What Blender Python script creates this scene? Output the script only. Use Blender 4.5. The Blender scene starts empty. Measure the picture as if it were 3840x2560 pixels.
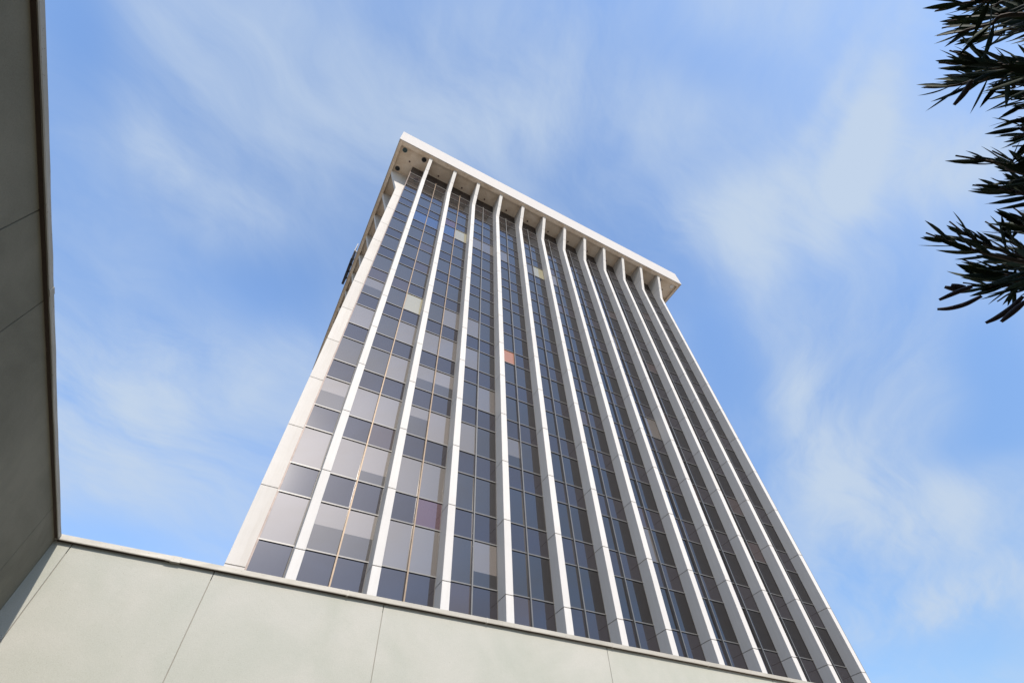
import bpy, bmesh, math, random
from mathutils import Vector, Matrix, Euler

# ------------------------------------------------------------------ camera
sc = bpy.context.scene
COL = sc.collection
cam_data = bpy.data.cameras.new('camera')
cam_data.sensor_width = 36.0
cam_data.lens = 16.691
cam_data.clip_start = 0.05
cam_data.clip_end = 3000
cam = bpy.data.objects.new('camera', cam_data)
COL.objects.link(cam)
cam.location = (0, 0, 1.6)
cam.rotation_euler = (2.492276, 0.037114, -0.496627)
sc.camera = cam

sc.view_settings.view_transform = 'Standard'
sc.view_settings.look = 'None'
sc.view_settings.exposure = 0.8
sc.view_settings.gamma = 1.0

# ------------------------------------------------------------------ sun
SUN = Vector((-0.092, -1.0, 0.69)).normalized()       # towards the sun
EL = math.asin(SUN.z)
ROT = math.atan2(SUN.x, SUN.y)
sun_d = bpy.data.lights.new('sun', 'SUN')
sun_d.energy = 2.85
sun_d.angle = math.radians(0.5)
sun_d.color = (1.0, 0.93, 0.84)
sun = bpy.data.objects.new('sun', sun_d)
COL.objects.link(sun)
sun.rotation_euler = SUN.to_track_quat('Z', 'Y').to_euler()
sun.location = SUN * 60

# ------------------------------------------------------------------ sky
BLOBS = [
    ([-4.009, -7.471, 1.601], 0.5, [17.289, -12.818, -16.522], 0.96, 1.15) ,
    ([-4.781, -14.332, 0.546], 0.5, [38.988, -14.117, -29.172], 0.877, 0.4) ,
    ([2.573, -4.794, -2.566], 0.5, [8.045, 7.97, -6.823], 0.427, 0.5) ,
    ([4.035, -1.479, -3.077], 0.5, [2.176, 15.017, -4.366], 0.342, 0.35) ,
    ([2.233, -10.776, -5.22], 0.5, [12.808, 8.505, -12.077], 0.524, 0.45) ,
    ([2.703, -1.888, -0.487], 0.5, [6.256, 9.666, -2.747], 0.47, 0.32) ,
    ([3.855, -2.131, -0.744], 0.5, [8.909, 16.698, -1.663], 0.468, 0.12) ,
    ([4.783, 4.901, -1.052], 0.5, [-17.028, 13.384, -15.086], 0.069, 0.2) ,
    ([5.535, 0.966, 0.795], 0.5, [-1.83, 22.442, -14.515], 0.492, 0.25) ,
    ([3.598, -1.909, 3.433], 0.5, [6.026, 4.306, -3.921], 0.589, 0.55) ,
    ([8.705, 0.887, 1.281], 0.5, [0.077, 17.357, -12.545], 0.482, 0.25) ,
    ([2.682, 0.459, -6.869], 0.5, [-3.565, 9.015, -0.79], 0.387, 0.5) ,
    ([1.714, -6.394, 0.073], 0.5, [9.385, 2.091, -37.305], 1.692, 0.5) ,
    ([2.906, 4.388, -6.91], 0.5, [-12.638, 19.594, 7.128], 0.307, 0.4) ,
    ([1.551, -9.32, 0.195], 0.5, [10.108, 1.149, -25.476], 1.064, 0.3) ,
    ([4.241, -1.304, 0.506], 0.5, [5.673, 17.073, -3.558], 0.917, 0.05) ,
    ([3.201, 5.069, -7.114], 0.5, [-6.155, 15.763, 8.463], 0.281, -0.6) ,
    ([5.107, -2.827, 2.397], 0.5, [5.549, 6.336, -4.35], 0.569, -0.4) ,
    ([3.873, 10.735, -2.514], 0.5, [-19.316, 3.894, -13.129], 0.162, -0.4) ,
    ([6.095, -1.662, -3.142], 0.5, [4.252, 16.868, -0.674], 0.355, -0.3) ,
    ([8.41, 1.266, 0.605], 0.5, [0.012, 12.71, -26.774], -0.007, -0.4) ,
    ([2.725, -12.629, -2.512], 0.5, [9.207, 6.435, -22.37], 0.834, -0.4) ,
    ([2.881, 2.986, -4.554], 0.5, [-10.425, 14.262, 2.755], 0.425, -0.4) ,
    ([3.281, -10.171, -0.76], 0.5, [6.372, 4.748, -36.034], 1.365, -0.3) ,
]

world = bpy.data.worlds.new('World')
sc.world = world
world.use_nodes = True
W = world.node_tree
W.nodes.clear()
def wn(t, **kw):
    n = W.nodes.new(t)
    for k, v in kw.items():
        setattr(n, k, v)
    return n
def wmath(op, a, b=None, clamp=False):
    n = wn('ShaderNodeMath', operation=op)
    n.use_clamp = clamp
    for i, v in enumerate((a, b)):
        if v is None:
            continue
        if isinstance(v, (int, float)):
            n.inputs[i].default_value = v
        else:
            W.links.new(v, n.inputs[i])
    return n.outputs[0]
tc = wn('ShaderNodeTexCoord')
DIR = tc.outputs['Generated']
def wdot(vec, add):
    n = wn('ShaderNodeVectorMath', operation='DOT_PRODUCT')
    W.links.new(DIR, n.inputs[0])
    n.inputs[1].default_value = vec
    return wmath('ADD', n.outputs['Value'], add)
def fbm(src, scale, detail=6, rough=0.5, dist=0.0):
    n = wn('ShaderNodeTexNoise')
    n.inputs['Scale'].default_value = scale
    n.inputs['Detail'].default_value = detail
    n.inputs['Roughness'].default_value = rough
    n.inputs['Distortion'].default_value = dist
    W.links.new(src, n.inputs['Vector'])
    return n.outputs['Fac']
# high thin cloud lies on a flat layer: project the view direction onto it
sepc = wn('ShaderNodeSeparateXYZ')
W.links.new(DIR, sepc.inputs[0])
inv = wmath('DIVIDE', 1.0, wmath('ADD', wmath('MAXIMUM', sepc.outputs[2], 0.0), 0.22))
lay = wn('ShaderNodeVectorMath', operation='SCALE')
W.links.new(DIR, lay.inputs[0])
W.links.new(inv, lay.inputs['Scale'])
wrp = wn('ShaderNodeTexNoise')
wrp.inputs['Scale'].default_value = 1.7
wrp.inputs['Detail'].default_value = 3
W.links.new(lay.outputs[0], wrp.inputs['Vector'])
wsub = wn('ShaderNodeVectorMath', operation='SUBTRACT')
W.links.new(wrp.outputs['Color'], wsub.inputs[0])
wsub.inputs[1].default_value = (0.5, 0.5, 0.5)
wsc = wn('ShaderNodeVectorMath', operation='SCALE')
W.links.new(wsub.outputs[0], wsc.inputs[0])
wsc.inputs['Scale'].default_value = 0.50
wad = wn('ShaderNodeVectorMath', operation='ADD')
W.links.new(lay.outputs[0], wad.inputs[0])
W.links.new(wsc.outputs[0], wad.inputs[1])
def fibres(angle, along, across, detail, rough):
    m1 = wn('ShaderNodeMapping')
    m1.inputs['Rotation'].default_value = (0, 0, -math.radians(angle))
    W.links.new(wad.outputs[0], m1.inputs['Vector'])
    m2 = wn('ShaderNodeMapping')
    m2.inputs['Scale'].default_value = (along, across, 1.0)
    W.links.new(m1.outputs[0], m2.inputs['Vector'])
    return fbm(m2.outputs[0], 1.0, detail, rough, 0.0)
streak = fibres(58, 1.2, 3.4, 9, 0.56)
soft = fbm(lay.outputs[0], 1.4, 4, 0.5, 0.2)
fine = fibres(20, 2.6, 7.0, 10, 0.62)
acc = None
for e, ca, n_, cb, st in BLOBS:
    a = wdot(e, ca)
    b = wdot(n_, cb)
    # edges of each patch of cloud are broken up by the streak noise
    q = wmath('ADD', wmath('MULTIPLY', a, a), wmath('MULTIPLY', b, b))
    g = wmath('MULTIPLY', wmath('POWER', 2.7183, wmath('MULTIPLY', q, -1.0)), st)
    acc = g if acc is None else wmath('ADD', acc, g)
n1 = wmath('MULTIPLY', wmath('SUBTRACT', streak, 0.5), 1.3)
n2 = wmath('MULTIPLY', wmath('SUBTRACT', soft, 0.5), 0.9)
n3 = wmath('MULTIPLY', wmath('SUBTRACT', fine, 0.5), 1.0)
modul = wmath('ADD', wmath('MULTIPLY', wmath('ADD', streak, fine), 2.3), -1.3)
cover = wmath('ADD', wmath('MULTIPLY', acc, modul), 0.33)
cover = wmath('ADD', wmath('ADD', cover, n1), wmath('ADD', n2, n3))
rng_ = wn('ShaderNodeMapRange', interpolation_type='SMOOTHSTEP')
W.links.new(cover, rng_.inputs['Value'])
rng_.inputs['From Min'].default_value = -0.25
rng_.inputs['From Max'].default_value = 1.35
rng_.inputs['To Min'].default_value = 0.0
rng_.inputs['To Max'].default_value = 0.92
sky = wn('ShaderNodeTexSky', sky_type='NISHITA')
sky.sun_disc = False
sky.sun_elevation = EL
sky.sun_rotation = ROT
sky.altitude = 700
sky.air_density = 1.0
sky.dust_density = 0.3
sky.ozone_density = 1.6
# thin cloud lit by the sun is brighter towards it
sd = wn('ShaderNodeVectorMath', operation='DOT_PRODUCT')
W.links.new(DIR, sd.inputs[0])
sd.inputs[1].default_value = SUN
glow = wmath('MULTIPLY', wmath('POWER', wmath('MAXIMUM', sd.outputs['Value'], 0.0), 20.0), 6.0)
bright = 3.0
cl = wn('ShaderNodeVectorMath', operation='SCALE')
cl.inputs[0].default_value = (0.72, 0.86, 1.05)
cl.inputs['Scale'].default_value = bright
halo = wn('ShaderNodeVectorMath', operation='SCALE')
halo.inputs[0].default_value = (1.0, 0.87, 0.77)
W.links.new(glow, halo.inputs['Scale'])
tint = wn('ShaderNodeMix', data_type='RGBA', blend_type='MULTIPLY')
tint.inputs['Factor'].default_value = 1.0
W.links.new(sky.outputs[0], tint.inputs['A'])
sepz = wn('ShaderNodeSeparateXYZ')
W.links.new(DIR, sepz.inputs[0])
hz = wn('ShaderNodeMapRange')
W.links.new(sepz.outputs[2], hz.inputs['Value'])
hz.inputs['From Min'].default_value = 0.1
hz.inputs['From Max'].default_value = 0.75
hz.inputs['To Min'].default_value = 0.40
hz.inputs['To Max'].default_value = 1.0
tv = wn('ShaderNodeVectorMath', operation='SCALE')
tv.inputs[0].default_value = (1.30, 1.39, 1.47)
W.links.new(hz.outputs[0], tv.inputs['Scale'])
W.links.new(tv.outputs[0], tint.inputs['B'])
mix = wn('ShaderNodeMix', data_type='RGBA')
W.links.new(rng_.outputs[0], mix.inputs['Factor'])
W.links.new(tint.outputs['Result'], mix.inputs['A'])
W.links.new(cl.outputs[0], mix.inputs['B'])
bg = wn('ShaderNodeBackground')
bg.inputs['Strength'].default_value = 0.15
allc = wn('ShaderNodeVectorMath', operation='ADD')
W.links.new(mix.outputs['Result'], allc.inputs[0])
W.links.new(halo.outputs[0], allc.inputs[1])
W.links.new(allc.outputs[0], bg.inputs['Color'])
wo = wn('ShaderNodeOutputWorld')
W.links.new(bg.outputs[0], wo.inputs['Surface'])

# ------------------------------------------------------------------ materials
def mat(name):
    m = bpy.data.materials.new(name)
    m.use_nodes = True
    nt = m.node_tree
    return m, nt, nt.nodes['Principled BSDF']
def node(nt, t, **kw):
    n = nt.nodes.new(t)
    for k, v in kw.items():
        if k in n.inputs:
            n.inputs[k].default_value = v
        else:
            setattr(n, k, v)
    return n
def noise(nt, scale, detail=4, rough=0.5, src='Object', dist=0.0, stretch=None):
    c = nt.nodes.new('ShaderNodeTexCoord')
    n = node(nt, 'ShaderNodeTexNoise', Scale=scale, Detail=detail, Roughness=rough, Distortion=dist)
    if stretch:
        mpn = node(nt, 'ShaderNodeMapping', Scale=stretch)
        nt.links.new(c.outputs[src], mpn.inputs['Vector'])
        nt.links.new(mpn.outputs[0], n.inputs['Vector'])
    else:
        nt.links.new(c.outputs[src], n.inputs['Vector'])
    return n.outputs['Fac']
def ramp(nt, fac, stops):
    r = nt.nodes.new('ShaderNodeValToRGB')
    el = r.color_ramp.elements
    while len(el) < len(stops):
        el.new(0.5)
    for e, (p, c) in zip(el, stops):
        e.position = p
        e.color = (c[0], c[1], c[2], 1)
    nt.links.new(fac, r.inputs[0])
    return r.outputs[0]
def mul(nt, a, b):
    n = nt.nodes.new('ShaderNodeMix')
    n.data_type = 'RGBA'
    n.blend_type = 'MULTIPLY'
    n.inputs['Factor'].default_value = 1
    nt.links.new(a, n.inputs['A'])
    nt.links.new(b, n.inputs['B'])
    return n.outputs['Result']
def bump(nt, bs, h, strength, distance):
    b = node(nt, 'ShaderNodeBump', Strength=strength, Distance=distance)
    nt.links.new(h, b.inputs['Height'])
    nt.links.new(b.outputs[0], bs.inputs['Normal'])
def g3(v):
    return (v, v, v)

def concrete(name, col, var=0.06, island=0.05, rough=0.85, streaks=False):
    m, nt, bs = mat(name)
    a = ramp(nt, noise(nt, 0.9, 6, 0.6), [(0.3, [c * (1 - var) for c in col]), (0.7, col)])
    b = ramp(nt, noise(nt, 28, 3, 0.6), [(0.3, g3(0.95)), (0.7, g3(1.0))])
    out = mul(nt, a, b)
    geo = nt.nodes.new('ShaderNodeNewGeometry')
    r = ramp(nt, geo.outputs['Random Per Island'], [(0, g3(1 - island)), (1, g3(1.0))])
    out = mul(nt, out, r)
    if streaks:
        out = mul(nt, out, ramp(nt, noise(nt, 1.0, 7, 0.65, stretch=(7, 7, 0.35)), [(0.30, (0.94, 0.93, 0.915)), (0.5, g3(1.0))]))
    nt.links.new(out, bs.inputs['Base Color'])
    bs.inputs['Roughness'].default_value = rough
    bump(nt, bs, noise(nt, 40, 4, 0.6), 0.15, 0.01)
    return m
M_FIN = concrete('white_precast', (0.555, 0.53, 0.50), 0.05, 0.07, streaks=True)
M_ROOF = concrete('white_roof_paint', (0.455, 0.43, 0.405), 0.04, 0.0)
M_JOINT = concrete('joint_sealant', (0.29, 0.26, 0.235), 0.1, 0.0)

def soffit_mat():
    m, nt, bs = mat('stained_soffit_plaster')
    a = ramp(nt, noise(nt, 0.55, 7, 0.62, dist=0.6), [(0.28, (0.62, 0.48, 0.34)), (0.5, (0.80, 0.68, 0.54)), (0.72, (0.86, 0.76, 0.64))])
    b = ramp(nt, noise(nt, 6, 5, 0.6), [(0.3, g3(0.88)), (0.7, g3(1.0))])
    nt.links.new(mul(nt, a, b), bs.inputs['Base Color'])
    bs.inputs['Roughness'].default_value = 0.9
    return m
M_SOFFIT = soffit_mat()

def stucco(name, lo, hi):
    m, nt, bs = mat(name)
    a = ramp(nt, noise(nt, 0.55, 6, 0.6, dist=0.5), [(0.3, lo), (0.65, hi)])
    st = ramp(nt, noise(nt, 1.1, 8, 0.7, dist=0.2, stretch=(1, 1, 0.6)), [(0.3, (0.96, 0.965, 0.95)), (0.55, g3(1.0))])
    gr = ramp(nt, noise(nt, 60, 5, 0.8), [(0.3, g3(0.80)), (0.65, g3(1.0))])
    pit = ramp(nt, noise(nt, 46, 2, 0.5), [(0.24, g3(0.78)), (0.31, g3(1.0))])
    nt.links.new(mul(nt, mul(nt, mul(nt, a, st), gr), pit), bs.inputs['Base Color'])
    bs.inputs['Roughness'].default_value = 0.92
    h = node(nt, 'ShaderNodeMath', operation='ADD')
    nt.links.new(noise(nt, 110, 4, 0.7), h.inputs[0])
    nt.links.new(noise(nt, 14, 4, 0.6), h.inputs[1])
    bump(nt, bs, h.outputs[0], 0.45, 0.006)
    return m
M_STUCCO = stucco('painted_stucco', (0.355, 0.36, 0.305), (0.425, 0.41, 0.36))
M_STUCCO_SHADE = stucco('shade_darkened_stucco', (0.135, 0.122, 0.085), (0.225, 0.20, 0.145))  # left wall's stucco, its shade put into a darker base colour
M_GROOVE = concrete('groove_backing_paint', (0.26, 0.24, 0.20), 0.1, 0)  # plain backing behind the wall panel joints

def coping_mat():
    m, nt, bs = mat('painted_sheet_metal')
    a = ramp(nt, noise(nt, 2.5, 6, 0.6, stretch=(0.4, 0.4, 1)), [(0.3, (0.31, 0.285, 0.235)), (0.7, (0.39, 0.36, 0.305))])
    sp = ramp(nt, noise(nt, 38, 2, 0.5), [(0.25, (0.45, 0.40, 0.34)), (0.31, g3(1.0))])
    nt.links.new(mul(nt, a, sp), bs.inputs['Base Color'])
    bs.inputs['Roughness'].default_value = 0.5
    bump(nt, bs, noise(nt, 3.0, 3, 0.5), 0.5, 0.02)
    return m
M_COPING = coping_mat()

def glass(name, base_lo, base_hi, ior, tint, wav=0.38, rough=0.02, dust=0.11, drough=0.42):
    m, nt, bs = mat(name)
    bs.inputs['Coat Weight'].default_value = dust          # dust on the panes glows round the sun's reflection
    bs.inputs['Coat Roughness'].default_value = drough
    bs.inputs['Coat IOR'].default_value = 2.0
    geo = nt.nodes.new('ShaderNodeNewGeometry')
    nt.links.new(ramp(nt, geo.outputs['Random Per Island'], [(0, base_lo), (1, base_hi)]), bs.inputs['Base Color'])
    bs.inputs['Roughness'].default_value = rough
    bs.inputs['IOR'].default_value = ior
    bs.inputs['Specular Tint'].default_value = (*tint, 1)
    bump(nt, bs, noise(nt, 0.55, 2, 0.5), wav, 0.012)
    return m
M_VISION = glass('bronze_vision_glass', (0.003, 0.002, 0.002), (0.008, 0.006, 0.005), 1.98, (1.0, 0.95, 0.93))
M_SPAN = glass('bronze_spandrel_glass', (0.018, 0.016, 0.017), (0.028, 0.024, 0.026), 1.82, (0.94, 0.94, 1.0), dust=0.06, drough=0.2)
M_BLIND = glass('glass_over_pale_blind', (0.035, 0.031, 0.027), (0.10, 0.084, 0.072), 2.35, (1.0, 0.93, 0.87))
M_YELLOW = glass('glass_over_lit_room', (0.20, 0.18, 0.10), (0.25, 0.22, 0.13), 2.4, (1, 1, 1))  # room light behind these panes painted as a yellow base colour
M_BLUE = glass('new_blue_glass', (0.006, 0.018, 0.06), (0.008, 0.022, 0.075), 2.4, (0.7, 0.85, 1.0))
M_RED = glass('red_boarded_pane', (0.25, 0.105, 0.06), (0.25, 0.105, 0.06), 1.7, (1, 0.85, 0.75), 0.1, 0.3)
M_PURPLE = glass('faded_purple_glass', (0.055, 0.032, 0.034), (0.065, 0.036, 0.038), 2.0, (1.0, 0.85, 0.95), dust=0.06, drough=0.2)

def simple(name, col, rough=0.5, metal=0.0, var=0.1, sc_=4):
    m, nt, bs = mat(name)
    a = ramp(nt, noise(nt, sc_, 4, 0.6), [(0.3, [c * (1 - var) for c in col]), (0.7, col)])
    nt.links.new(a, bs.inputs['Base Color'])
    bs.inputs['Roughness'].default_value = rough
    bs.inputs['Metallic'].default_value = metal
    return m
M_FRAME = simple('anodised_frame', (0.15, 0.146, 0.14), 0.42, 0.4, 0.15, 3)
M_JAMB = simple('dark_glazing_gasket', (0.06, 0.055, 0.05), 0.5, 0.0, 0.15, 3)
M_FRAME_SUN = simple('sun_warmed_bronze_mullion', (0.21, 0.155, 0.105), 0.45, 0.4, 0.25, 6)  # bronze, with the sun's warm reflection put into the colour
M_CORNER = simple('weathered_brown_corner_trim', (0.19, 0.145, 0.125), 0.5, 0.2, 0.35, 2.5)
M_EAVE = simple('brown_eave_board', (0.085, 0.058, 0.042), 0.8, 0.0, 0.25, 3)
M_HEADER = simple('dark_header_panel', (0.030, 0.022, 0.020), 0.45, 0.0, 0.2, 2)
M_BLACK = simple('black_lamp_can', (0.012, 0.012, 0.014), 0.35, 0.0, 0.1, 8)
M_RING = simple('pale_lamp_trim', (0.55, 0.50, 0.43), 0.6, 0.0, 0.1, 8)
M_LENS = simple('white_lamp_lens', (0.80, 0.80, 0.78), 0.25, 0.0, 0.04, 8)
M_GLENS = simple('dark_green_lamp_lens', (0.03, 0.07, 0.075), 0.08, 0.0, 0.2, 8)
M_VENT = simple('rusty_vent', (0.10, 0.05, 0.04), 0.8, 0.0, 0.3, 20)
M_SIGN = simple('dark_sign_face', (0.02, 0.022, 0.035), 0.35, 0.0, 0.2, 5)
M_SIGNP = simple('pale_sign_bracket', (0.22, 0.22, 0.23), 0.5, 0.2, 0.1, 5)
M_ROOFTOP = simple('grey_roof_membrane', (0.35, 0.34, 0.32), 0.9, 0.0, 0.2, 1)
M_BARK = simple('grey_brown_bark', (0.10, 0.075, 0.055), 0.9, 0.0, 0.4, 30)
M_POD = simple('dark_seed_pod', (0.030, 0.017, 0.018), 0.7, 0.0, 0.4, 40)
def ground_mat():
    m, nt, bs = mat('paving')
    a = ramp(nt, noise(nt, 0.3, 8, 0.6), [(0.3, (0.31, 0.26, 0.20)), (0.7, (0.42, 0.355, 0.28))])
    b = ramp(nt, noise(nt, 60, 3, 0.6), [(0.3, g3(0.8)), (0.7, g3(1.0))])
    nt.links.new(mul(nt, a, b), bs.inputs['Base Color'])
    bs.inputs['Roughness'].default_value = 0.9
    bump(nt, bs, noise(nt, 60, 3, 0.6), 0.3, 0.01)
    return m
M_GROUND = ground_mat()
def leaf_mat():
    m, nt, bs = mat('oleander_leaf')
    geo = nt.nodes.new('ShaderNodeNewGeometry')
    a = ramp(nt, geo.outputs['Random Per Island'], [(0, (0.012, 0.020, 0.010)), (0.7, (0.020, 0.033, 0.015)), (1, (0.042, 0.058, 0.025))])
    nt.links.new(a, bs.inputs['Base Color'])
    bs.inputs['Roughness'].default_value = 0.6
    bs.inputs['Specular IOR Level'].default_value = 0.12
    return m
M_LEAF = leaf_mat()

# ------------------------------------------------------------------ mesh helpers
class MB:
    """collects simple solids and links them as one mesh object"""
    def __init__(self):
        self.v, self.f, self.mi = [], [], []
    def add(self, verts, faces, m=0):
        o = len(self.v)
        self.v += [tuple(p) for p in verts]
        self.f += [tuple(i + o for i in f) for f in faces]
        self.mi += [m] * len(faces)
    def box(self, x0, x1, y0, y1, z0, z1, m=0):
        v = [(x, y, z) for z in (z0, z1) for y in (y0, y1) for x in (x0, x1)]
        self.add(v, [(0, 2, 3, 1), (4, 5, 7, 6), (0, 1, 5, 4), (2, 6, 7, 3), (0, 4, 6, 2), (1, 3, 7, 5)], m)
    def prism(self, prof, axis, a, b, m=0):
        """profile of (horizontal, z) points extruded along x or y from a to b"""
        n = len(prof)
        if axis == 'x':
            v = [(a, p, z) for p, z in prof] + [(b, p, z) for p, z in prof]
        else:
            v = [(p, a, z) for p, z in prof] + [(p, b, z) for p, z in prof]
        fs = [tuple(range(n)), tuple(range(2 * n - 1, n - 1, -1))]
        fs += [(i, i + n, (i + 1) % n + n, (i + 1) % n) for i in range(n)]
        self.add(v, fs, m)
    def disc(self, c, r, z0, z1, n=28, m=0):
        v = [(c[0] + r * math.cos(t * 2 * math.pi / n), c[1] + r * math.sin(t * 2 * math.pi / n), z) for z in (z0, z1) for t in range(n)]
        fs = [tuple(range(n)), tuple(range(2 * n - 1, n - 1, -1))] + [(i, (i + 1) % n, (i + 1) % n + n, i + n) for i in range(n)]
        self.add(v, fs, m)
    def tube(self, pts, rad, n=7, m=0):
        rings = []
        pts = [Vector(p) for p in pts]
        o = len(self.v)
        for i, p in enumerate(pts):
            t = (pts[min(i + 1, len(pts) - 1)] - pts[max(i - 1, 0)]).normalized()
            u = t.cross(Vector((0.31, 0.17, 0.93))).normalized()
            w = t.cross(u)
            r = rad[i] if isinstance(rad, (list, tuple)) else rad
            rings.append([p + (u * math.cos(k * 2 * math.pi / n) + w * math.sin(k * 2 * math.pi / n)) * r for k in range(n)])
        v = [q for r in rings for q in r]
        fs = [tuple(range(n)), tuple(range(len(v) - 1, len(v) - n - 1, -1))]
        for i in range(len(rings) - 1):
            for k in range(n):
                fs.append((i * n + k, i * n + (k + 1) % n, (i + 1) * n + (k + 1) % n, (i + 1) * n + k))
        self.add(v, fs, m)
    def build(self, name, mats, parent=None, origin=None, bevel=0, smooth=False):
        if not isinstance(mats, (list, tuple)):
            mats = [mats]
        if origin is None:
            xs, ys, zs = zip(*self.v)
            origin = ((min(xs) + max(xs)) / 2, (min(ys) + max(ys)) / 2, min(zs))
        origin = Vector(origin)
        me = bpy.data.meshes.new(name)
        me.from_pydata([tuple(Vector(p) - origin) for p in self.v], [], self.f)
        for m in mats:
            me.materials.append(m)
        me.polygons.foreach_set('material_index', self.mi)
        bm = bmesh.new()
        bm.from_mesh(me)
        bmesh.ops.recalc_face_normals(bm, faces=bm.faces)
        bm.to_mesh(me)
        bm.free()
        if smooth:
            me.polygons.foreach_set('use_smooth', [True] * len(me.polygons))
        o = bpy.data.objects.new(name, me)
        COL.objects.link(o)
        if parent is not None:
            o.parent = parent
            o.location = origin - WORLD[parent.name]
        else:
            o.location = origin
        WORLD[o.name] = origin
        if bevel:
            b = o.modifiers.new('bevel', 'BEVEL')
            b.width = bevel
            b.segments = 1
            b.limit_method = 'ANGLE'
        return o
WORLD = {}
def tag(o, label=None, cat=None, group=None, kind=None):
    if label:
        o['label'] = label
    if cat:
        o['category'] = cat
    if group:
        o['group'] = group
    if kind:
        o['kind'] = kind
def empty(name, loc):
    o = bpy.data.objects.new(name, None)
    COL.objects.link(o)
    o.location = loc
    WORLD[o.name] = Vector(loc)
    return o
def copy_part(o, parent, world_loc):
    c = o.copy()
    COL.objects.link(c)
    c.parent = parent
    c.location = Vector(world_loc) - WORLD[parent.name]
    WORLD[c.name] = Vector(world_loc)
    return c

# ------------------------------------------------------------------ ground
g = MB()
g.add([(-600, -600, 0), (600, -600, 0), (600, 900, 0), (-600, 900, 0)], [(0, 1, 2, 3)])
go = g.build('ground', M_GROUND, origin=(0, 0, 0))
tag(go, kind='structure')
g = MB()
g.box(-3.05, 9.5, -16.0, 10.08, -0.2, 0.03)  # unseen dark sheet, added to cut ground bounce onto the walls
gb = g.build('added_dark_ground', simple('bounce_cutting_brown', (0.055, 0.045, 0.032), 0.95, 0.0, 0.4, 25))
tag(gb, kind='structure')

# ------------------------------------------------------------------ office tower
S = 3.2
CX, CY, CZ = 0.5234, -6.2281, -3.2875
def X(x): return (x - CX) * S
def Y(y): return (y - CY) * S
def Z(z): return (z - CZ) * S + 1.6
ZG = CZ - 1.6 / S                     # ground in tower units
A_, H_, D_ = 0.0635, 1.2131, 0.2633   # half fin width, storey, fin depth
XG, XR = 0.4815, 12.5185              # glass corners
ZB, ZT, ZS = 13.9582, 15.3478, 15.45  # flare start, flare top, soffit panel
YF = -0.3936                          # flare tip
YE, XE0, XE1 = -0.515, -0.300, 13.268 # fascia faces
YB = D_ + 11.0                        # rear glass plane
FT = 0.985                            # fascia height
tower = empty('office_tower', (X(6.5), Y(D_ + 5.5), 0))
tag(tower, 'tall white office tower with vertical fins, dark glass and overhanging flat roof', 'office tower')

core = MB()
core.box(X(XG) + 0.12, X(XR) - 0.12, Y(D_) + 0.12, Y(YB) - 0.12, 0, Z(ZS) - 0.01)
core.build('wall', M_HEADER, tower)

# one fin, outward direction -y, centred on x = 0
def fin_profile(z0, z1):
    def front(z):
        return 0 if z <= ZB else YF * (z - ZB) / (ZT - ZB)
    pts = [(D_ + 0.0, z0), (front(z0), z0)]
    if z0 < ZB < z1:
        pts.append((0, ZB))
    if z1 >= ZT:
        pts += [(YF, ZT), (-0.318, ZT), (-0.318, ZS), (D_, ZS)]
    else:
        pts += [(front(z1), z1), (D_, z1)]
    return pts
def make_fin(name, face):
    """face: front / side_left / side_right / rear; built on its first position"""
    mb = MB()
    gap = 0.028 / S
    levels = [ZG] + [k * H_ for k in range(-3, 13)] + [ZT]
    def put(prof, half, m):
        # local: u across, p outward(-) depth
        if face == 'front':
            mb.prism([(Y(p), Z(z)) for p, z in prof], 'x', X(-half), X(half), m)
        elif face == 'rear':
            mb.prism([(Y(YB + D_ - p), Z(z)) for p, z in prof], 'x', X(-half), X(half), m)
        elif face == 'side_left':
            mb.prism([(X(XG - D_ + p), Z(z)) for p, z in prof], 'y', Y(-half), Y(half), m)
        else:
            mb.prism([(X(XR + D_ - p), Z(z)) for p, z in prof], 'y', Y(-half), Y(half), m)
    for a, b in zip(levels[:-1], levels[1:]):
        top = b if b >= ZT else b - gap
        put(fin_profile(a, top), A_, 0)
    # recessed joint backing
    core_p = [(D_, ZG + 0.01), (0.012, ZG + 0.01), (0.012, ZB), (0.012 + YF * 0.8, ZT - 0.3), (D_, ZT - 0.3)]
    put(core_p, A_ - 0.012, 1)
    return mb
def shift(mb, dx, dy):
    mb.v = [(p[0] + dx, p[1] + dy, p[2]) for p in mb.v]
    return mb
f0 = shift(make_fin('fin', 'front'), 1 * S, 0).build('fin', [M_FIN, M_JOINT], tower, origin=(X(1), Y(D_), 0), bevel=0.012)
for i in range(2, 13):
    copy_part(f0, tower, (X(i), Y(D_), 0))
LY = [D_ + 0.5 + 0.033 + j for j in range(11)]
s0 = shift(make_fin('fin', 'side_left'), 0, LY[0] * S).build('fin', [M_FIN, M_JOINT], tower, origin=(X(XG), Y(LY[0]), 0), bevel=0.012)
for y in LY[1:]:
    copy_part(s0, tower, (X(XG), Y(y), 0))
r0 = shift(make_fin('fin', 'side_right'), 0, LY[0] * S).build('fin', [M_FIN, M_JOINT], tower, origin=(X(XR), Y(LY[0]), 0), bevel=0.012)
for y in LY[1:]:
    copy_part(r0, tower, (X(XR), Y(y), 0))
b0 = shift(make_fin('fin', 'rear'), 1 * S, 0).build('fin', [M_FIN, M_JOINT], tower, origin=(X(1), Y(YB), 0), bevel=0.012)
for i in range(2, 13):
    copy_part(b0, tower, (X(i), Y(YB), 0))

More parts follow.
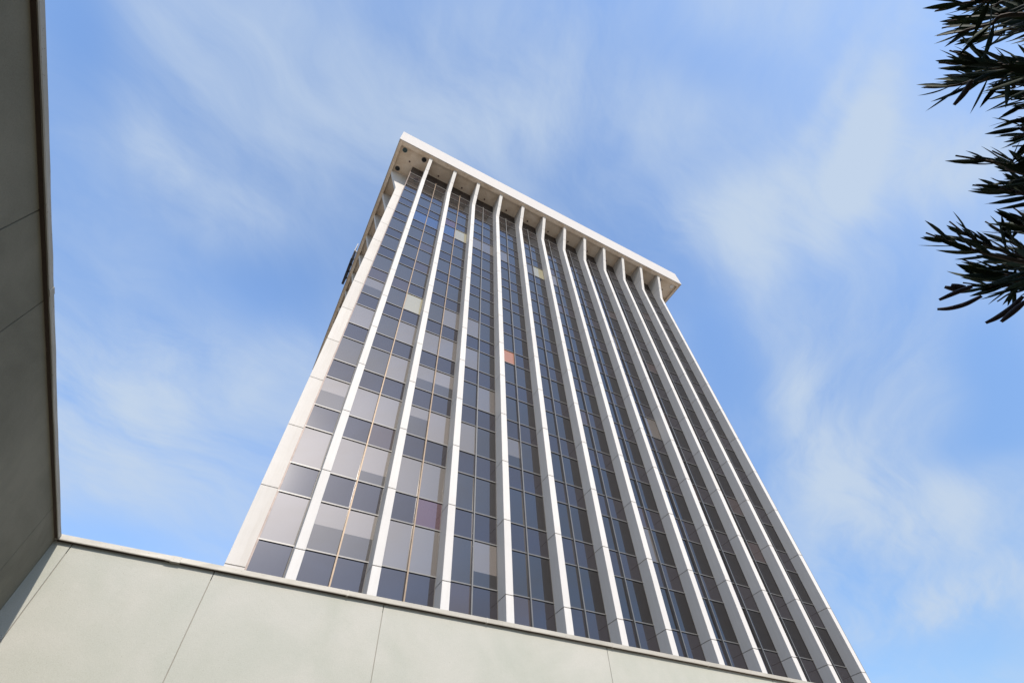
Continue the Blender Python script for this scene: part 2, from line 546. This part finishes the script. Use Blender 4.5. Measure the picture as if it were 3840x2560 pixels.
# bays and rows of panes
bays = [(XG, 1 - A_, None)] + [(i + A_, i + 1 - A_, i + 0.5) for i in range(1, 12)] + [(12 + A_, XR, None)]
T_LO, T_HI = 0.149, -0.344            # tall pane runs from k*H+T_LO to (k+1)*H+T_HI
ROWS = []                             # kind, k, z0, z1
for k in range(-4, 12):
    ROWS.append(('window', k, k * H_ + T_LO, (k + 1) * H_ + T_HI))
for k in range(-3, 13):
    ROWS.append(('spandrel', k, k * H_ + T_HI, k * H_ + T_LO))
GY = Y(D_)
def cam_xy(p):
    q = cam.rotation_euler.to_matrix().transposed() @ (Vector(p) - Vector((0, 0, 1.6)))
    return q.x / -q.z, q.y / -q.z
def score(b, z0, z1):
    x0, x1, _ = bays[b]
    zm = (z0 + z1) / 2
    if z0 < -0.55:                    # behind the low building
        return 0
    if b > 0:                         # hidden by the fin on its left
        x0 = max(x0, b + A_ + D_ * (b + A_ - CX) / -CY)
    if x1 <= x0:
        return 0
    P = [cam_xy((X(x), GY, Z(z))) for x, z in ((x0, z0), (x1, z0), (x1, z1), (x0, z1))]
    return abs(sum(P[i][0] * P[(i + 1) % 4][1] - P[(i + 1) % 4][0] * P[i][1] for i in range(4))) / 2
# pane-by-pane exceptions seen in the photo: (kind, bay, storey, pane) -> material slot
SPECIAL = {('spandrel', 4, 5, 0): 'red', ('spandrel', 2, 1, 1): 'purple',
    ('window', 1, 5, 1): 'yellow', ('window', 2, 9, 0): 'blue', ('window', 1, 9, 0): 'blue', ('window', 1, 9, 1): 'blue',
    ('window', 2, 9, 1): 'yellow', ('window', 3, 9, 0): 'blind', ('window', 3, 9, 1): 'blind', ('window', 4, 9, 0): 'blind',
    ('window', 5, 9, 0): 'blind', ('window', 5, 9, 1): 'yellow', ('spandrel', 2, 10, 0): 'purple',
    ('window', 6, 9, 0): 'blind', ('spandrel', 7, 2, 0): 'brown', ('spandrel', 4, 0, 0): 'brown', ('spandrel', 1, 2, 1): 'brown'}
M_BROWN = glass('faded_brown_glass', (0.034, 0.027, 0.026), (0.042, 0.032, 0.031), 1.9, (1.0, 0.93, 0.94), dust=0.06, drough=0.2)
MATS = [M_VISION, M_SPAN, M_BLIND, M_YELLOW, M_BLUE, M_RED, M_PURPLE, M_BROWN]
SLOT = {'window': 0, 'spandrel': 1, 'blind': 2, 'yellow': 3, 'blue': 4, 'red': 5, 'purple': 6, 'brown': 7}
rnd = random.Random(7)
def panes(mb, kind, b, k, z0, z1):
    x0, x1, xm = bays[b]
    spans = [(x0, x1)] if xm is None else [(x0, xm), (xm, x1)]
    for i, (a, c) in enumerate(spans):
        s = SPECIAL.get((kind, b, k, i), kind)
        # blinds are mostly drawn on the middle storeys of the left-hand bays
        if kind == 'window' and s == kind and rnd.random() < (0.85 if b <= 2 and -1 <= k <= 4 else 0.5 if b <= 3 and -1 <= k <= 5 else 0.03):
            s = 'blind'
        if kind == 'spandrel' and s == kind and rnd.random() < 0.06:
            s = 'brown'
        # each pane sits a hair out of true, so every reflection breaks at the frame
        ta, tb = rnd.uniform(-1, 1) * 0.006, rnd.uniform(-1, 1) * 0.004
        xa, xb, za, zb_ = X(a) + 0.02, X(c) - 0.02, Z(z0) + 0.02, Z(z1) - 0.02
        def piece(f0, f1, slot):
            v = []
            for f in (f0, f1):
                for y in (GY, GY + 0.03):
                    for dx, x in ((-1, xa), (1, xb)):
                        v.append((x, y + (ta * dx + tb * (2 * f - 1)), za + (zb_ - za) * f))
            mb.add(v, [(0, 2, 3, 1), (4, 5, 7, 6), (0, 1, 5, 4), (2, 6, 7, 3), (0, 4, 6, 2), (1, 3, 7, 5)], slot)
        if s == 'blind' and rnd.random() < 0.2:       # blind only part of the way down
            f = rnd.uniform(0.25, 0.75)
            piece(0, f, SLOT['window'])
            piece(f, 1, SLOT['blind'])
        else:
            piece(0, 1, SLOT[s])
def transom(mb, b, z, m=0):
    x0, x1, _ = bays[b]
    mb.box(X(x0), X(x1), GY - 0.055, GY + 0.05, Z(z) - 0.027, Z(z) + 0.027, m)
for kind, name in (('window', 'window'), ('spandrel', 'spandrel_panel')):
    cells = [(score(b, r[2], r[3]), b, r) for r in ROWS if r[0] == kind for b in range(13)]
    cells.sort(key=lambda c: -c[0])
    rest_p, rest_f = MB(), MB()
    for n, (s_, b, r) in enumerate(cells):
        if n < 100:
            mp_, mf = MB(), MB()
            panes(mp_, kind, b, r[1], r[2], r[3])
            transom(mf, b, r[2])
            used = sorted(set(mp_.mi))
            mp_.mi = [used.index(q) for q in mp_.mi]
            po = mp_.build(name, [MATS[q] for q in used], tower)
            mf.build('frame', M_FRAME, po)
        else:
            panes(rest_p, kind, b, r[1], max(r[2], ZG), r[3])
            transom(rest_f, b, max(r[2], ZG + 0.02))
    if kind == 'window':              # the same glazing on the sides and rear
        for zz in ROWS:
            sl = SLOT[zz[0]]
            z0, z1 = Z(max(zz[2], ZG)) + 0.02, Z(zz[3]) - 0.02
            ys = [D_ + 0.01] + LY + [YB - 0.01]
            for y0, y1 in zip(ys[:-1], ys[1:]):
                for xa, xb in ((X(XG), X(XG) + 0.03), (X(XR) - 0.03, X(XR))):
                    rest_p.box(xa, xb, Y(y0) + 0.03, Y(y1) - 0.03, z0, z1, sl)
            for b in range(13):
                rest_p.box(X(bays[b][0]) + 0.02, X(bays[b][1]) - 0.02, Y(YB) - 0.03, Y(YB), z0, z1, sl)
    po = rest_p.build(name, MATS, tower)
    po['kind'] = 'stuff'
    mfo = rest_f.build('frame', M_FRAME, po)
# top transom and dark header
ZH = 12 * H_ + T_LO
hd = MB()
hd.box(X(XG) + 0.01, X(XR) - 0.01, GY + 0.012, GY + 0.1, Z(ZH) + 0.04, Z(ZS) - 0.004)
hd.box(X(XG) + 0.012, X(XG) + 0.1, GY + 0.11, Y(YB) - 0.1, Z(ZH) + 0.04, Z(ZS) - 0.004)
hd.box(X(XR) - 0.1, X(XR) - 0.012, GY + 0.11, Y(YB) - 0.1, Z(ZH) + 0.04, Z(ZS) - 0.004)
hd.build('header_panel', M_HEADER, tower)
for b in range(13):
    t_ = MB(); transom(t_, b, ZH); t_.build('top_rail', M_FRAME, tower)
for b in range(1, 12):
    t_ = MB()
    xm = X(b + 0.5)
    t_.box(xm - 0.034, xm + 0.034, GY - 0.13, GY + 0.06, 0.0, Z(ZH + 0.10))
    t_.build('mullion', M_FRAME_SUN if b in (1, 2) else M_FRAME, tower)
for b in range(13):
    for side in (0, 1):
        x = X(bays[b][side])
        t_ = MB()
        if (b == 0 and side == 0) or (b == 12 and side == 1):
            t_.box(x - 0.03, x + 0.05, GY - 0.05, GY + 0.09, 0.0, Z(ZH + 0.14))
            t_.build('corner_mullion', M_CORNER if b == 0 else M_FRAME, tower)
        else:
            w = 0.035 * (1 if side == 0 else -1)
            t_.box(min(x + w * 0.1, x + w), max(x + w * 0.1, x + w), GY - 0.03, GY + 0.04, 0.0, Z(ZH) - 0.04)
            t_.build('jamb', M_JAMB, tower)

# roof: fascia ring, soffit band, recessed soffit panel, deck
zf = Z(ZT)
x0, x1, y0, y1 = X(XE0), X(XE1), Y(YE), Y(YB - YE + D_)
bi = (X(-0.160), X(13.160), Y(-0.318), Y(YB + D_ + 0.318))
band = MB()
band.box(x0 + 0.05, bi[0], y0 + 0.05, y1 - 0.05, zf, zf + 0.5)
band.box(bi[1], x1 - 0.05, y0 + 0.05, y1 - 0.05, zf, zf + 0.5)
band.box(bi[0], bi[1], y0 + 0.05, bi[2], zf + 0.001, zf + 0.5)
band.box(bi[0], bi[1], bi[3], y1 - 0.05, zf + 0.001, zf + 0.5)
band.build('soffit_band', M_SOFFIT, tower)
sp = MB()
sp.box(bi[0] - 0.02, bi[1] + 0.02, bi[2] - 0.02, bi[3] + 0.02, Z(ZS), Z(ZS) + 0.15)
sp.build('soffit', M_SOFFIT, tower)
fa = MB()
zt = zf + FT * S
prof = [(0, zf + 0.03), (0.02, zf - 0.02), (0.10, zf - 0.02), (0.10, zf + 0.25), (0.30, zf + 0.25), (0.30, zt), (0.0, zt)]
ring = []
for ins, z in prof:
    ring.append([(x0 + ins, y0 + ins, z), (x1 - ins, y0 + ins, z), (x1 - ins, y1 - ins, z), (x0 + ins, y1 - ins, z)])
vs = [p for r in ring for p in r]
n = len(prof)
fs = []
for i in range(n):
    j = (i + 1) % n
    for k in range(4):
        l = (k + 1) % 4
        fs.append((i * 4 + k, i * 4 + l, j * 4 + l, j * 4 + k))
fa.add(vs, fs)
fa.build('roof_fascia', M_ROOF, tower)
dk = MB()
dk.box(x0 + 0.31, x1 - 0.31, y0 + 0.31, y1 - 0.31, zf + 0.52, zt - 0.4)
dk.build('roof', M_ROOFTOP, tower)

# lamps sunk in the soffit corners, small vents one per bay
def lamp(x, y, lens):
    mb = MB()
    zs = Z(ZS)
    mb.disc((X(x), Y(y)), 0.335, zs - 0.02, zs + 0.02, 32)
    o = mb.build('soffit_lamp', M_RING, tower)
    l = MB()
    l.disc((X(x), Y(y)), 0.285, zs - 0.028, zs - 0.0205, 32)
    l.build('lens', lens, o)
lamp(0.008, -0.173, M_GLENS)
lamp(0.774, -0.177, M_BLACK)
lamp(-0.005, 0.595, M_BLACK)
lamp(13.0, -0.185, M_LENS)
lamp(12.26, -0.19, M_BLACK)
lamp(13.0, 0.595, M_BLACK)
vent = MB()
vent.disc((X(0.3125), Y(0.142)), 0.075, Z(ZS) - 0.07, Z(ZS) + 0.02, 12)
vent.disc((X(0.3125), Y(0.142)), 0.11, Z(ZS) - 0.02, Z(ZS) + 0.02, 12)
v0 = vent.build('soffit_vent', M_VENT, tower, origin=(X(0.3125), Y(0.142), Z(ZS)))
for i in range(1, 12):
    copy_part(v0, tower, (X(i + 0.5), Y(0.140), Z(ZS)))
copy_part(v0, tower, (X(12.70), Y(0.15), Z(ZS)))

# ------------------------------------------------------------------ sign on the side of the roof
sg = empty('wall_sign', (X(XE0), Y(5.8), Z(ZT)))
tag(sg, 'dark raised sign seen edge on, fixed to the left side of the white roof edge', 'sign')
sx0, sx1 = X(XE0) - 0.46, X(XE0) - 0.14
ysg = [5.12, 5.42, 5.78, 6.12, 6.50]
for a, b, zz in ((5.12, 5.40, 0.10), (5.44, 5.76, 0.05), (5.80, 6.10, 0.02), (6.14, 6.52, 0.04)):
    mb = MB()
    mb.box(sx0, sx1, Y(a), Y(b), Z(ZT + zz), Z(ZT + 0.78))
    mb.box(sx1, X(XE0) - 0.001, Y((a + b) / 2) - 0.08, Y((a + b) / 2) + 0.08, Z(ZT + 0.3), Z(ZT + 0.4))
    mb.build('sign_panel', M_SIGN, sg, bevel=0.01)
mb = MB()
mb.box(X(XE0) - 0.40, X(XE0) - 0.28, Y(4.72), Y(5.06), Z(ZT + 0.12), Z(ZT + 0.8))
mb.box(X(XE0) - 0.28, X(XE0) - 0.001, Y(4.85), Y(4.9), Z(ZT + 0.3), Z(ZT + 0.4))
mb.build('emblem_panel', M_SIGNP, sg)

# ------------------------------------------------------------------ low walls of the courtyard
EAVE = 0.085
ZC0, ZC1 = 1.6 + 4.575, 1.6 + 4.668
xw = -2.985                          # coping corner
def wall_right():
    root = empty('courtyard_wall', (10.0, 12.0, 0))
    tag(root, 'sunlit pale stucco wall with sheet metal coping running below the tower', 'wall', kind='thing')
    yw = 10.0 + EAVE
    seams = [xw - EAVE + 0.0, -2.765, -0.54, 2.68, 8.26, 13.9, 19.4, 25.0, 34.0]
    mb = MB()
    for a, b in zip(seams[:-1], seams[1:]):
        mb.box(a + 0.006, b - 0.006, yw, yw + 0.25, 0.0, ZC0 + 0.02)
    mb.box(xw - EAVE, 34.0, yw + 0.014, yw + 4.6, 0.0, ZC0 - 0.15, 1)
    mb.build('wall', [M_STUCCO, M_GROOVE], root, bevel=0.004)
    cp = MB()
    rr = random.Random(3)
    xs = [xw]
    while xs[-1] < 34:
        xs.append(xs[-1] + rr.uniform(0.25, 0.6))
    prof_of = lambda x: None
    rings = []
    for x in xs:
        w1, w2 = rr.uniform(-1, 1) * 0.0025, rr.uniform(-1, 1) * 0.002
        rings.append([(x, 10.0 + w1 + 0.006, ZC0 + w2), (x, 10.0 + w1, ZC0 + 0.012 + w2), (x, 10.0 + w2, ZC1 + w2), (x, 10.45, ZC1 + 0.004), (x, 10.45, ZC0 + 0.015), (x, 10.0 + 0.02, ZC0 + 0.004 + w2)])
    vs = [p for r in rings for p in r]
    n = 6
    fs = [tuple(range(n)), tuple(range(len(vs) - 1, len(vs) - n - 1, -1))]
    for i in range(len(rings) - 1):
        for k in range(n):
            fs.append((i * n + k, i * n + (k + 1) % n, (i + 1) * n + (k + 1) % n, (i + 1) * n + k))
    cp.add(vs, fs)
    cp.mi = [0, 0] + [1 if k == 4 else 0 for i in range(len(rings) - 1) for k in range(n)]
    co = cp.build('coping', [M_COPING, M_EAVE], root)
    for x in (-1.21, 1.9, 5.0, 8.4, 11.5, 14.6, 17.7):
        sl = MB()
        hw = 0.08 if x < 0 else 0.02
        sl.box(x - hw, x + hw, 10.0 - 0.005, 10.455, ZC0 - 0.003, ZC1 + 0.005)
        if x < 0:
            sl.box(x - 0.15, x - 0.03, 10.0 - 0.007, 10.02, ZC0 - 0.005, ZC0 - 0.003)
        sl.build('splice_plate', M_COPING, co, bevel=0.003)
def wall_left():
    root = empty('courtyard_wall', (-5.0, 2.0, 0))
    tag(root, 'shaded dark stucco wall with coping along the left side of the courtyard', 'wall', kind='thing')
    XL, ZL1 = -2.96, ZC0 + 0.065
    xf = -3.022
    ys = [10.085 + 5.0, 9.03, 4.80, 3.64, 0.2, -3.2, -6.0, -9.0]
    mb = MB()
    for b, a in zip(ys[:-1], ys[1:]):
        mb.box(xf - 0.25, xf, a + 0.006, min(b, 15.0) - 0.006, 0.0, ZC0 + 0.02)
    mb.box(xf - 4.6, xf - 0.014, -9.0, 15.0, 0.0, ZC0 - 0.15, 1)
    mb.build('wall', [M_STUCCO_SHADE, M_GROOVE], root, bevel=0.004)
    cp = MB()
    rr = random.Random(5)
    yy = [9.999]
    while yy[-1] > -9:
        yy.append(yy[-1] - rr.uniform(0.2, 0.55))
    rings = []
    for y in yy:
        w1, w2 = rr.uniform(-1, 1) * 0.003, rr.uniform(-1, 1) * 0.002
        rings.append([(XL + w1 - 0.006, y, ZC0 + w2), (XL + w1, y, ZC0 + 0.010 + w2), (XL + w2, y, ZL1 + w2), (XL - 0.45, y, ZL1 + 0.004), (XL - 0.45, y, ZC0 + 0.015), (XL - 0.02, y, ZC0 + 0.004 + w2)])
    vs = [p for r in rings for p in r]
    n = 6
    fs = [tuple(range(n)), tuple(range(len(vs) - 1, len(vs) - n - 1, -1))]
    for i in range(len(rings) - 1):
        for k in range(n):
            fs.append((i * n + k, i * n + (k + 1) % n, (i + 1) * n + (k + 1) % n, (i + 1) * n + k))
    cp.add(vs, fs)
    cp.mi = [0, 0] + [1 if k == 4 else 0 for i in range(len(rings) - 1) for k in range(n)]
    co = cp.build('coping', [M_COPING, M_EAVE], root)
    cc = MB()
    cc.box(-3.41, xw - 0.001, 10.0, 10.44, ZC0 + 0.004, ZC1 + 0.002)
    cc.build('corner_cap', M_COPING, co)
    for y in (4.66, -0.9):
        sl = MB()
        sl.box(XL - 0.014, XL + 0.004, y - 0.05, y + 0.05, ZC0 - 0.002, ZL1 + 0.006)
        sl.build('splice_plate', M_COPING, co, bevel=0.003)
wall_right()
wall_left()

# ------------------------------------------------------------------ oleander shrub
TWIGS = [
    [[1.122, -0.531, 3.168], [1.147, -0.565, 3.138], [1.179, -0.591, 3.104], [1.227, -0.646, 3.041]] ,
    [[1.332, -0.641, 3.362], [1.377, -0.672, 3.315], [1.436, -0.721, 3.246]] ,
    [[1.226, -0.517, 3.225], [1.254, -0.546, 3.194], [1.283, -0.582, 3.157], [1.34, -0.641, 3.084]] ,
    [[1.278, -0.56, 3.301], [1.313, -0.598, 3.261], [1.402, -0.663, 3.161]] ,
    [[1.389, -0.631, 3.453], [1.45, -0.676, 3.389], [1.539, -0.714, 3.297]] ,
    [[1.51, -0.632, 3.489], [1.561, -0.683, 3.429], [1.627, -0.733, 3.351]] ,
    [[1.365, -0.633, 3.34], [1.409, -0.667, 3.292], [1.463, -0.707, 3.228]] ,
    [[1.156, -0.424, 3.047], [1.197, -0.448, 3.006], [1.237, -0.466, 2.965], [1.303, -0.495, 2.891]] ,
    [[1.272, -0.502, 3.194], [1.334, -0.515, 3.138], [1.387, -0.532, 3.084], [1.433, -0.555, 3.032]] ,
    [[1.378, -0.476, 3.248], [1.418, -0.499, 3.206], [1.458, -0.528, 3.16], [1.509, -0.573, 3.095]] ,
    [[1.239, -0.386, 3.122], [1.277, -0.419, 3.081], [1.304, -0.457, 3.046], [1.365, -0.523, 2.965]] ,
    [[1.603, -0.542, 3.302], [1.627, -0.565, 3.272], [1.663, -0.602, 3.222]] ,
    [[1.578, -0.515, 3.193], [1.593, -0.536, 3.17], [1.611, -0.564, 3.141]] ,
    [[1.603, -0.503, 3.171], [1.619, -0.525, 3.146], [1.634, -0.556, 3.12]] ,
    [[1.478, -0.44, 3.025], [1.5, -0.451, 2.999], [1.515, -0.477, 2.973]] ,
    [[1.576, -0.416, 3.077], [1.589, -0.446, 3.055], [1.605, -0.48, 3.026]] ,
    [[1.664, -0.42, 3.131], [1.683, -0.447, 3.103], [1.688, -0.491, 3.084]] ,
    [[1.327, -0.274, 2.932], [1.359, -0.291, 2.895], [1.397, -0.309, 2.85], [1.449, -0.324, 2.786]] ,
    [[1.575, -0.371, 3.09], [1.613, -0.373, 3.049], [1.678, -0.38, 2.971]] ,
    [[1.464, -0.249, 2.94], [1.499, -0.274, 2.896], [1.529, -0.289, 2.856], [1.556, -0.306, 2.819]] ,
    [[1.567, -0.316, 2.962], [1.594, -0.325, 2.928], [1.632, -0.33, 2.88]] ,
    [[1.408, -0.085, 2.873], [1.447, -0.097, 2.827], [1.493, -0.116, 2.769], [1.564, -0.162, 2.667]] ,
    [[1.568, -0.153, 2.989], [1.617, -0.147, 2.931], [1.67, -0.16, 2.864], [1.725, -0.185, 2.784]] ,
    [[1.762, -0.219, 3.062], [1.809, -0.219, 3.003], [1.874, -0.226, 2.915]] ,
    [[1.686, -0.247, 2.991], [1.721, -0.252, 2.948], [1.765, -0.256, 2.888]] ,
    [[1.848, -0.3, 3.101], [1.884, -0.296, 3.057], [1.927, -0.292, 3.001]] ,
    [[1.562, -0.082, 2.847], [1.61, -0.097, 2.782], [1.647, -0.131, 2.727], [1.658, -0.158, 2.708]] ,
    [[1.725, -0.072, 2.963], [1.778, -0.081, 2.894], [1.818, -0.119, 2.833], [1.831, -0.163, 2.809]] ,
    [[1.674, -0.034, 2.867], [1.71, -0.071, 2.817], [1.733, -0.116, 2.78], [1.747, -0.155, 2.754]] ,
    [[1.899, -0.145, 3.061], [1.945, -0.159, 2.998], [1.981, -0.202, 2.939]] ,
    [[1.898, -0.046, 2.899], [1.9, -0.093, 2.893], [1.917, -0.164, 2.86]] ,
    [[1.984, -0.094, 3.118], [2.014, -0.149, 3.073], [2.056, -0.224, 3.005]] ,
    [[1.83, -0.189, 2.98], [1.864, -0.19, 2.933], [1.899, -0.194, 2.883]] ,
]
PODS = [
    [[1.528, -0.036, 2.728], [1.521, -0.004, 2.739], [1.512, 0.038, 2.749]] ,
    [[1.589, -0.03, 2.73], [1.584, 0.01, 2.738], [1.573, 0.042, 2.751], [1.562, 0.062, 2.766]] ,
    [[1.582, -0.081, 2.65], [1.586, -0.043, 2.646], [1.585, -0.007, 2.647], [1.582, 0.02, 2.652]] ,
    [[1.547, -0.072, 2.612], [1.549, -0.038, 2.61], [1.551, -0.003, 2.608]] ,
    [[1.603, -0.012, 2.796], [1.581, 0.003, 2.825]] ,
    [[1.603, -0.026, 2.795], [1.585, -0.011, 2.819]] ,
    [[1.163, -0.403, 2.914], [1.173, -0.377, 2.912], [1.18, -0.346, 2.915]] ,
]

shrub = empty('oleander_shrub', (2.9, -0.6, 0))
tag(shrub, 'dark green oleander shrub with narrow pointed leaves and long pods reaching in from the right', 'shrub')
def leaf(mb, base, d, up, L, w, curl, m=0):
    d = d.normalized()
    side = d.cross(up)
    if side.length < 1e-3:
        side = d.orthogonal()
    side.normalize()
    nrm = side.cross(d).normalized()
    prof = [(0.0, 0.10), (0.12, 0.45), (0.32, 0.92), (0.52, 1.0), (0.74, 0.74), (0.9, 0.34), (1.0, 0.03)]
    v = []
    for t, k in prof:
        c = base + d * (L * t) - nrm * (curl * L * t * t)
        hw = w * 0.5 * k
        v += [c + side * hw + nrm * hw * 0.35, c, c - side * hw + nrm * hw * 0.35]
    fs = []
    for i in range(len(prof) - 1):
        a = i * 3
        fs += [(a, a + 1, a + 4, a + 3), (a + 1, a + 2, a + 5, a + 4)]
    mb.add(v, fs, m)
def catmull(P, n):
    P = [Vector(p) for p in P]
    P = [P[0] * 2 - P[1]] + P + [P[-1] * 2 - P[-2]]
    out = []
    for i in range(1, len(P) - 2):
        for k in range(n):
            t = k / n
            a, b, c, d = P[i - 1], P[i], P[i + 1], P[i + 2]
            out.append(0.5 * ((2 * b) + (c - a) * t + (2 * a - 5 * b + 4 * c - d) * t * t + (3 * b - a - 3 * c + d) * t ** 3))
    out.append(P[-2])
    return out
rl = random.Random(21)
hub = Vector((2.55, -0.75, 1.5))
def twig(points, seed, spacing=0.026, scale=0.80):
    rr = random.Random(seed)
    tipdir = Vector(points[-1]) - Vector(points[-2])
    end = Vector(points[-1])
    toward = hub + Vector((rr.uniform(-.15, .35), rr.uniform(-.35, .3), rr.uniform(-.2, .2)))
    mid = end + tipdir.normalized() * 0.25 + (toward - end) * 0.25
    full = [Vector(p) for p in points] + [mid, toward, Vector((2.9 + rr.uniform(-.12, .12), -0.6 + rr.uniform(-.12, .12), 0.02))]
    path = catmull(full, 7)
    N = len(path)
    st = MB()
    st.tube(path, [0.0022 + 0.012 * (i / N) ** 1.4 for i in range(N)], 6)
    so = st.build('branch', M_BARK, shrub, smooth=True)
    lv = MB()
    # leaves in whorls of three from the tip back
    acc_ = 0.0
    dist = 0.0
    ang = rr.uniform(0, 6.28)
    for i in range(1, N):
        seg = (path[i] - path[i - 1]).length
        dist += seg
        if dist < 0.055 * scale:
            continue
        acc_ += seg
        if dist > 1.25:
            break
        while acc_ > spacing:
            acc_ -= spacing
            out = (path[i - 1] - path[i]).normalized()
            base = path[i] + (path[i - 1] - path[i]) * rr.random()
            u = out.orthogonal().normalized()
            w = out.cross(u)
            ang += 1.05 + rr.uniform(-.2, .2)
            spread = min(0.22 + dist * 1.8, 0.72) + rr.uniform(-.12, .12)
            for q in range(3):
                if rr.random() < 0.12:
                    continue
                a = ang + q * 2.094 + rr.uniform(-.25, .25)
                rad = u * math.cos(a) + w * math.sin(a)
                d = out * math.cos(spread) + rad * math.sin(spread)
                L = rr.uniform(0.085, 0.135) * scale * (0.62 + min(dist, 0.12) * 3.2)
                leaf(lv, base, d, rad + Vector((0, 0, .5)), L, L * rr.uniform(0.145, 0.18), rr.uniform(-.05, .12))
    lv.build('leaves', M_LEAF, so, smooth=True)
    return so
brs = [twig(t, 100 + i) for i, t in enumerate(TWIGS)]
for i, p in enumerate(PODS):
    mb = MB()
    path = catmull(p, 6)
    k = len(path)
    mb.tube(path, [0.0035 + 0.0035 * math.sin(math.pi * min(1, (j + 1.5) / (k + 1.0))) for j in range(k)], 8)
    mb.build('seed_pod', M_POD, brs[[26, 27, 30, 30, 28, 28, 9][i]], smooth=True)
# the rest of the shrub, outside the picture on the right
for i in range(44):
    t = rl.uniform(0, 1)
    az = rl.uniform(-2.6, 1.0)
    top = hub + Vector((0.55 + rl.uniform(-.1, 1.2), rl.uniform(-1.7, .35), rl.uniform(0.2, 2.3)))
    if top.x < 2.35:
        top.x = 2.35 + rl.random() * .3
    v = (top - hub).normalized()
    p1 = top - v * 0.3 - Vector((0, 0, 0.04))
    twig([top, (top + p1) / 2, p1], 300 + i, 0.03)
